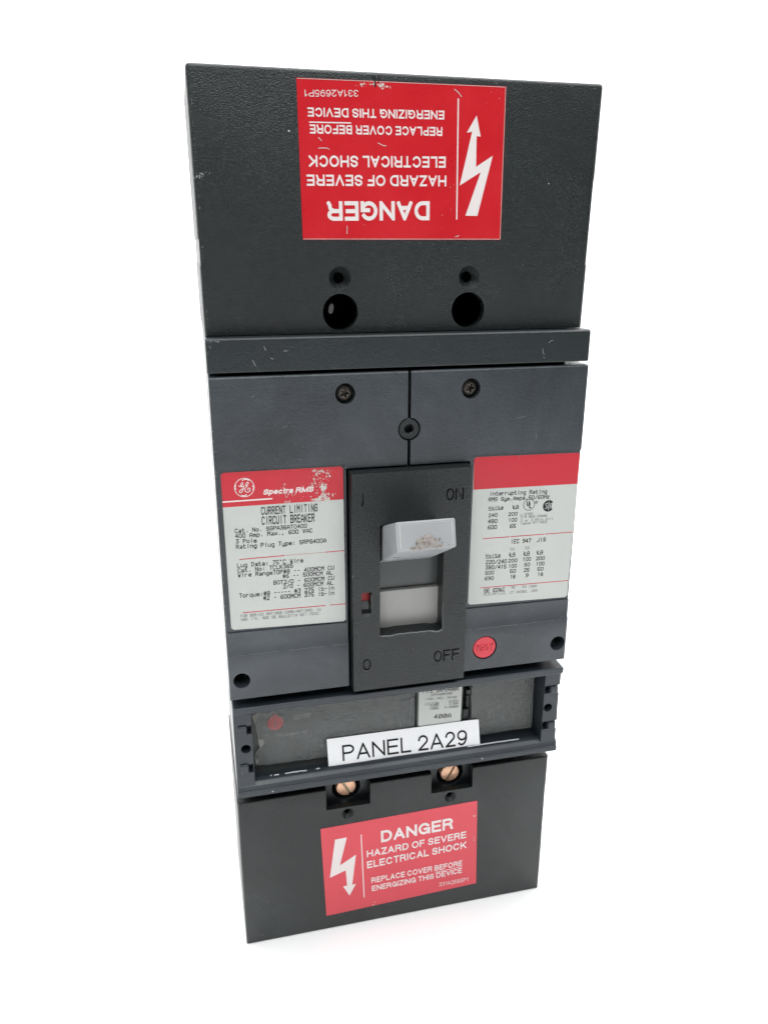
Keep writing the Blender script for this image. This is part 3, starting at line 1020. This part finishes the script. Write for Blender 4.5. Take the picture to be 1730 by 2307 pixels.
# left rating label
RL = part('rating_label', prism([(2.45 + .9, 219.5), (2.4, 218.6), (2.55, 158.9), (3.5, 158.0), (45.6, 156.75), (46.35, 157.5), (46.1, 218.4), (45.3, 219.2)], 4.38, 4.50), 'label',
          label='silver rating label with a worn red band and a round emblem')
V, F = flat([[(2.45 + .9, 219.5), (2.4, 218.6), (2.43, 206.7), (46.17, 206.55), (46.1, 218.4), (45.3, 219.2)]], 4.53)
part('red_band', (V, F), 'red_mid', RL)
for a in ((7.1, 186.28, 23.5, 186.32, .32), (39.1, 186.25, 46.2, 186.26, .32), (23.52, 186.32, 39.08, 186.25, .1), (7.2, 164.72, 38.5, 164.3, .32), (40.3, 164.25, 46.4, 164.17, .32)):
    V, F = [], []
    bar2(V, F, *a, 4.53)
    part('red_rule', (V, F), 'red_mid', RL)
V, F = [], []
for ln in LEFT_LINES:
    if ln[0] in 'S':
        set_line(V, F, *ln, d=4.54, weight=.185 if ln[1][:7] in ('CURRENT', 'CIRCUIT') else None)
part('lettering', (V, F), 'ink', RL)
V, F = [], []
for ln in LEFT_LINES:
    if ln[0] == 's':
        set_line(V, F, *ln, d=4.54)
part('small_print', (V, F), 'ink_faint', RL)
V, F = [], []
for ln in LEFT_LINES:
    if ln[0] == 'I':
        set_line(V, F, *ln, d=4.56, shear=.22)
bar2(V, F, 2.4, 208.75, 20.1, 208.74, .5, 4.56)
part('white_lettering', (V, F), 'white_print', RL)
# round monogram emblem: measured in pixels of a 145 px radius disc
cx, cz, k = 10.36, 213.6, 3.45 / 145
q_ = lambda pts: [(cx + (a - 348) * k, cz - (b - 333) * k) for a, b in pts]
V, F = [], []
strokes(V, F, [[(cx + 3.42 * math.cos(t * .1309), cz + 3.42 * math.sin(t * .1309)) for t in range(49)]], .24, 4.56)
mono = [q_([(268, 295), (276, 312), (300, 308), (326, 280), (330, 262), (318, 256), (303, 272), (298, 300), (306, 318), (328, 315), (346, 300)]),
        q_([(346, 300), (334, 335), (322, 375), (304, 405), (282, 408), (270, 395), (285, 372), (312, 355), (340, 345)]),
        q_([(364, 296), (380, 302), (402, 286), (412, 264), (402, 252), (386, 262), (374, 290), (384, 314), (404, 314)]),
        q_([(384, 318), (364, 340), (356, 372), (368, 400), (394, 408), (422, 396), (434, 370), (424, 346), (406, 348), (398, 364), (408, 378)])]
strokes(V, F, [spline(s_, 6) for s_ in mono], .26, 4.565)
curls = [q_([(322, 222), (350, 208), (385, 206), (424, 226)]), q_([(462, 312), (480, 322), (487, 345), (474, 386)]),
         q_([(374, 438), (366, 454), (340, 460), (296, 452)]), q_([(232, 352), (218, 346), (212, 322), (224, 284)])]
strokes(V, F, [spline(s_, 6) for s_ in curls], .36, 4.575)
part('emblem', (V, F), 'white_print', RL)
rn = random.Random(42)
V, F = [], []
for cxx, czz, sx, sz, n, r1 in ((37.6, 218.0, 1.2, .8, 46, .55), (40.4, 216.8, .8, .9, 26, .4), (36.0, 215.2, 1.3, .7, 20, .35), (38.5, 211.9, .8, .8, 50, .7),
                                (35.2, 212.2, 1.1, 1.0, 22, .5), (38.8, 208.4, 1.5, .9, 70, .55), (37.6, 207.0, 1.9, .4, 60, .6), (24.2, 212.6, .9, .9, 10, .35),
                                (27.0, 210.0, 1.5, .5, 16, .3), (25.4, 206.9, .8, .5, 18, .5), (40.5, 206.9, .9, .35, 20, .5), (32, 212, 5, 3.5, 26, .16)):
    flakes(V, F, rn, cxx, czz, sx, sz, n, .08, r1, 4.585, zmax=219.0, zmin=206.2, xmax=46)
part('scuffs', (V, F), 'flake_highlight', RL)

# right rating label
RR = part('rating_label', prism([(96.55 + .9, 219.55), (96.5, 218.6), (96.35, 159.0), (97.2, 158.15), (138.9, 157.0), (139.8, 157.8), (140.35, 217.9), (139.6, 218.8)], 4.38, 4.50), 'label',
          label='silver rating label with a plain red band and voltage table')
V, F = flat([[(96.55 + .9, 219.55), (96.5, 218.6), (96.72, 206.7), (140.25, 206.1), (140.35, 217.9), (139.6, 218.8)]], 4.53)
part('red_band', (V, F), 'red_mid', RR)
for a in ((101.4, 186.2, 112.7, 186.07), (113.1, 186.07, 127.3, 185.9), (127.7, 185.9, 140.1, 185.74), (101.2, 165.1, 139.9, 164.43)):
    V, F = [], []
    bar2(V, F, *a, .3, 4.53)
    part('red_rule', (V, F), 'red_mid', RR)
V, F = [], []
V2, F2 = [], []
for ln in RIGHT_LINES:
    if ln[0] == 'S':
        set_line(V, F, *ln, d=4.54)
    else:
        set_line(V2, F2, *ln, d=4.54)
for a in ((103.2, 197.85, 109.3, 197.8), (113.45, 197.6, 115.8, 197.55), (103.0, 177.75, 109.2, 177.6), (113.1, 177.4, 115.5, 177.35),
          (119.3, 177.35, 121.7, 177.3), (125.0, 177.35, 127.4, 177.3)):
    bar2(V, F, *a, .22, 4.538)
part('lettering', (V, F), 'ink', RR)
part('small_print', (V2, F2), 'ink_faint', RR)
# round listing mark with slanting letters, and the black certification disc
V, F = [], []
ux, uz = 120.1, 198.9
strokes(V, F, [[(ux + 2.3 * math.cos(t * .1309), uz + 2.3 * math.sin(t * .1309)) for t in range(49)]], .2, 4.545)
strokes(V, F, [spline([(ux - .75, uz + 1.5), (ux - .8, uz + .1), (ux - .45, uz - .4), (ux - .05, uz + .1), (ux, uz + 1.5)], 4)], .36, 4.55)
strokes(V, F, [[(ux + .35, uz + .85), (ux + .3, uz - 1.35), (ux + 1.1, uz - 1.3)]], .36, 4.56)
part('listing_mark', (V, F), 'ink', RR)
ax, az = 128.45, 197.75
V, F = [], []
pl = [(ax + .4, az)] + arc(ax, az, 2.35, 2.4, 40, 322, 30)
V, F = flat([pl, [(ax - .6, az - 1.4), (ax + 1.5, az - 1.4), (ax + 1.5, az + 1.4), (ax - .6, az + 1.4)]], 4.54)
V = [(a, b, c + (.004 if i >= len(pl) else 0)) for i, (a, b, c) in enumerate(V)]
cm = part('certification_mark', (V, F), 'ink', RR)
V, F = [], []
strokes(V, F, [spline([(ax - .35, az + 1.0), (ax - .9, az + 1.15), (ax - 1.3, az + .75), (ax - .95, az + .15), (ax - .55, az - .3), (ax - .9, az - .95), (ax - 1.45, az - .8)], 4)], .26, 4.56)
strokes(V, F, [[(ax + .08, az - 1.75), (ax + .08, az + 1.75)]], .3, 4.565)
strokes(V, F, [spline([(ax + .7, az - 1.1), (ax + .75, az + .7), (ax + 1.05, az + 1.0), (ax + 1.35, az + .7), (ax + 1.4, az - 1.1)], 4)], .22, 4.57)
strokes(V, F, [[(ax + .7, az - .1), (ax + 1.4, az - .1)]], .2, 4.575)
part('mark_cutout', (V, F), 'label', RR)

# ---- trip unit frame
ear = join(
    prism([(.85, 84.6), (8.0, 84.6), (8.0, 121.8), (.85, 121.8)], -10, 4.0))
cl = [box(5.9, 7.75, 111.3, 115.1, 1, 6), cyl(5.2, 104.5, 1.95, 1.95, -9, 6, 32), box(5.8, 7.7, 93.2, 97.2, 1, 6)]
er = prism([(133.2, 84.6), (140.0, 84.6), (140.1, 93.0), (139.4, 93.2), (139.5, 97.3), (140.2, 97.5), (140.0, 104), (140.0, 111.0), (139.5, 111.2), (139.3, 115.0), (140.3, 115.2), (140.4, 121.8), (133.2, 121.8)], -10, 4.0)
cr = [box(133.35, 135.7, 111.4, 115.1, 1, 6), cyl(135.45, 104.2, 1.95, 1.95, -9, 6, 32), box(133.35, 135.75, 93.3, 97.2, 1, 6)]
TF = part('trip_frame', join(profile([(121.8, -12), (124.2, -12), (124.2, 5.3), (123.8, 5.6), (121.8, 5.6), (121.6, 4.9), (120.6, 4.6), (120.6, -3.5), (120.0, -4.5), (120.0, -12)], .9, 140.6),
                             profile([(82.0, -12), (82.0, 5.0), (84.3, 5.0), (84.55, 4.4), (85.0, 4.6), (86.5, 4.2), (87.5, 3.2), (88.1, 1.8), (88.2, .6), (87.6, -.2), (86.2, -.6), (86.0, -12)], .8, 140.7)), 'frame', bevel=.25)
for g, c in ((ear, cl), (er, cr)):
    part('frame_ear', g, 'frame', TF, bevel=.25, cuts=c, angle=50)
for x0, x1, z0, z1 in ((2.6, 5.9, 111.3, 115.4), (2.5, 5.8, 93.2, 97.5), (135.75, 139.2, 111.5, 114.8), (135.8, 139.3, 93.3, 96.8)):
    part('latch_nub', box(x0, x1, z0, z1, 3.9, 5.1), 'frame', TF, bevel=.8, seg=3)
part('recess_floor', box(7, 134, 84, 122, -10, -8), 'base')
# pale streaks laid along the lower lip
rn = random.Random(8)
for x0, x1, w in ((14.5, 15.0, .45), (16.0, 18.0, .35), (20.5, 29.5, .5), (33.5, 35.0, .5), (100.0, 124.0, .32), (22.5, 25.5, .6)):
    n = max(3, int((x1 - x0) / 1.2))
    top, bot = [], []
    for i in range(n + 1):
        t = i / n
        hw = w * (.25 + .75 * math.sin(math.pi * min(.97, max(.04, t)))) * (.7 + .5 * rn.random())
        x = x0 + (x1 - x0) * t
        zc = 88.0 + .05 * math.sin(3 * t)
        top.append((x, zc + .28, 1.1 - .5 * hw))
        bot.append((x, zc - hw * .75, 2.05 + 1.0 * hw))
    part('pale_streak', (top + bot, [(i, i + 1, n + 2 + i, n + 1 + i) for i in range(n)]), 'streak', TF)

# adjustment knob and faint print under the film
kn = part('adjustment_knob', join(lathe(17.9, 109.2, [(3.5, -8), (3.5, -4.6), (3.2, -4.1)], 36)), 'knob', smooth_angle=35,
          label='round red slotted adjustment knob seen through smoky film')
part('pointer', prism([(16.4, 111.6), (17.7, 113.8), (19.2, 111.9)], -7.9, -4.2), 'knob', kn)
part('slot', box(17.7, 18.15, 107.4, 110.4, -4.3, -4.05), 'burn', kn)
V, F = [], []
for q in ([(25.5, 109.6), (32.6, 110.1), (32.6, 112.2), (25.5, 111.7)],):
    V2 = [(a, b, -4.2) for a, b in q]
    V, F = V2, [(0, 1, 2, 3)]
part('dial_mark', (V, F), 'ghost')
V, F = [], []
for x, z, w in ((18, 103.3, 2), (21.5, 103.0, 6), (28.5, 103.3, 2.5), (13.5, 104.2, 1.5)):
    bar2(V, F, x, z, x + w, z + .2, 1.1, -4.2)
part('faint_legend', (V, F), 'ghost')
part('inner_panel', prism([(8.5, 85.5), (76.8, 85.5), (76.8, 121), (8.5, 121)], -8, -4.6), 'base')
part('inner_block', join(box(72.2, 75.2, 100.0, 112.0, -4.6, -3.9), box(75.5, 76.7, 98.0, 113.0, -4.6, -4.0)), 'frame')

# smoky film: torn at its left end, cut away round the plug
rn = random.Random(9)
tear = [(18.5, 118.6), (15.6, 118.0), (13.6, 116.8), (11.5, 116.9), (10.2, 115.4), (8.6, 115.2), (9.0, 112.8), (9.9, 110.5), (10.1, 108.0), (10.6, 106.2),
        (10.5, 103.2), (10.8, 101.0), (11.2, 99.0), (9.6, 97.6), (9.0, 95.6), (8.9, 93.2), (9.3, 92.0), (9.2, 90.6)]
jag = []
for i in range(len(tear) - 1):
    a, b = tear[i], tear[i + 1]
    for t in (0, .33, .66):
        jag.append((a[0] + (b[0] - a[0]) * t + rn.uniform(-.15, .15), a[1] + (b[1] - a[1]) * t + rn.uniform(-.15, .15)))
lowe = [(9.3 + i * 6.12, 90.3 + rn.uniform(-.15, .15)) for i in range(1, 20)]
outl = jag + lowe + [(131.8, 90.2), (131.4, 120.0), (102.2, 120.0), (102.9, 98.2), (77.2, 97.6), (77.1, 120.0), (20.5, 120.0)]
part('smoky_film', prism(outl, -3.2, -3.0), 'film', label='grainy smoke grey film torn at its left end')
V, F = [], []
ed = [(a + .12, b) for a, b in jag]
for i, q in enumerate(ribbon(ed, .3, False)):
    k = len(V)
    V += [(a, b, -2.96) for a, b in q]
    F.append((k, k + 1, k + 2, k + 3))
for pl in ([(8.6, 115.1), (10.2, 115.3), (11.6, 116.8), (13.4, 116.7), (11.5, 115.0), (10.6, 113.2), (9.9, 111.0), (9.2, 112.6)],
           [(10.7, 103.8), (12.4, 103.2), (12.8, 101.2), (12.0, 99.8), (10.9, 100.6)], [(9.0, 94.4), (10.2, 93.6), (10.2, 92.0), (9.2, 92.0)]):
    k = len(V)
    V += [(a, b, -2.95) for a, b in pl]
    F.append(tuple(range(k, k + len(pl))))
part('torn_edge', (V, F), 'film_edge')

# ---- rating plug
RP = part('rating_plug', box(77.9, 98.55, 98.2, 119.5, -8, -3.0), 'base', bevel=.3, label='small plug with a white 400A label')
pl = part('plug_label', prism([(78.7, 99.6), (79.3, 99.0), (97.3, 98.5), (97.8, 99.1), (98.1, 117.6), (78.75, 117.9)], -2.98, -2.86), 'label', RP)
V, F = [], []
V2, F2 = [], []
for ln in PLUG_LINES:
    if ln[0] == 'z':
        set_line(V, F, *ln, d=-2.83)
    else:
        set_line(V2, F2, *ln, d=-2.83)
part('lettering', (V, F), 'ink', RP)
part('small_print', (V2, F2), 'ink_faint', RP)
part('plug_clip', join(box(100.2, 102.0, 111.6, 113.6, -7, -3.2), box(100.4, 101.5, 105.2, 110.8, -7, -3.4), box(99.1, 101.6, 98.5, 103.8, -7, -3.6)), 'plate', RP, bevel=.15)
part('plug_well', box(98.6, 103.2, 97.5, 120, -8, -6.5), 'dark', RP)

# ---- white PANEL sticker leaning from the film on to the lower lip
def lean(x, z):
    t = (z - 87.2) / 12.2
    return .95 - 3.65 * t + .12 * math.sin(x * .16) * (1 - t) + (.35 if x > 104 else 0) * (x - 104) * .5


nx = 22
V, F = [], []
for j in range(7):
    for i in range(nx + 1):
        x = 38.8 + (105.9 - 38.8) * i / nx
        z = 88.05 - .35 * i / nx + (11.15 - .05 * i / nx) * j / 6
        V.append((x, z, lean(x, z)))
for j in range(6):
    for i in range(nx):
        a = j * (nx + 1) + i
        F.append((a, a + 1, a + nx + 2, a + nx + 1))
ST = part('panel_sticker', (V, F), 'sticker', label='white paper sticker with PANEL lettering')
md = ST.modifiers.new('thickness', 'SOLIDIFY')
md.thickness = .00012
md.offset = 1
V, F = [], []
set_line(V, F, 'R', 'PANEL 2A29', 44.9, 89.55, 100.2, 88.75, 6.45, 0, .128)
V = [(x, z, lean(x, z) + .2 + d) for x, z, d in V]
part('lettering', (V, F), 'ink', ST)

# ---- lower terminal cover: thin shell open at the top, notched for the two screws
ol = [(.3, 0), (.3, 75.8), (37.5, 75.8), (37.5, 65.4), (56.8, 65.4), (56.8, 75.8), (84.4, 75.8), (84.4, 65.4), (103.6, 65.4), (103.6, 75.8), (139.7, 75.8),
      (139.9, 0)]
cuts = []
for x in (46.9, 93.4):
    cuts += [cyl(x, 61.9, 1.15, 2.75, -1.7, .05, 32), cyl(x, 61.9, 1.15, 1.15, -3.4, -1.6, 24)]
me = ease(raw('terminal_cover', *prism(ol, -3, 0)), .8, lambda a, b: a[2] > -.01 and b[2] > -.01 and (max(a[1], b[1]) < .1 or max(a[0], b[0]) < 1 or min(a[0], b[0]) > 139 or min(a[1], b[1]) > 75), 3)
put('terminal_cover', cut(me, cuts + [prism([(139.2, 59.8), (142, 59.8), (142, 30.0), (139.45, 30.0)], -80, 1)]), 'cover', B, label='lower cover notched for two copper screws', smooth_angle=24)
part('cover_shell', join(box(.35, 2.4, 0.0, 75.6, -68, -3.02), box(137.6, 139.65, 0.0, 75.6, -68, -3.02), box(2.42, 137.58, .02, 2.0, -67.9, -3.02)), 'cover', bevel=.4)
# lug block with screw wells
cuts = [cyl(x, z, 6.2, 6.2, -34, 0, 40) for x, z in ((47.3, 71.3), (94.8, 70.3))]
part('lug_block', join(box(2.5, 137.5, 2.1, 60.0, -60, -12)), 'dark', bevel=.3)
for x0, c in ((38, cuts[0]), (84.6, cuts[1])):
    part('screw_boss', box(x0, x0 + 24, 60.0, 81, -60, -5.6), 'bar', bevel=.3, cuts=[c])
for x in (57.0, 104.0):
    part('well_lip', box(x, x + 3.5, 60, 80.5, -5.5, -3.4), 'plate', bevel=.3)
for x, zc, a, in ((47.3, 71.4, 118), (94.8, 70.4, 62)):
    ca, sa = math.cos(math.radians(a)), math.sin(math.radians(a))
    rot = lambda u, v: (x + u * ca - v * sa, zc + u * sa + v * ca)
    ts = part('terminal_screw', lathe(x, zc, [(4.4, -20), (4.4, -6.2), (4.15, -5.6), (3.6, -5.3)], 40), 'copper', bevel=0,
              cuts=[prism([rot(-6, -.62), rot(6, -.62), rot(6, .62), rot(-6, .62)], -6.6, -3)], smooth_angle=35,
              label='copper coloured slotted screw at the left notch' if x < 60 else 'copper coloured slotted screw at the right notch')
    part('slot', prism([rot(-4.0, -.58), rot(4.0, -.58), rot(4.0, .58), rot(-4.0, .58)], -7.0, -6.4), 'slot', ts)
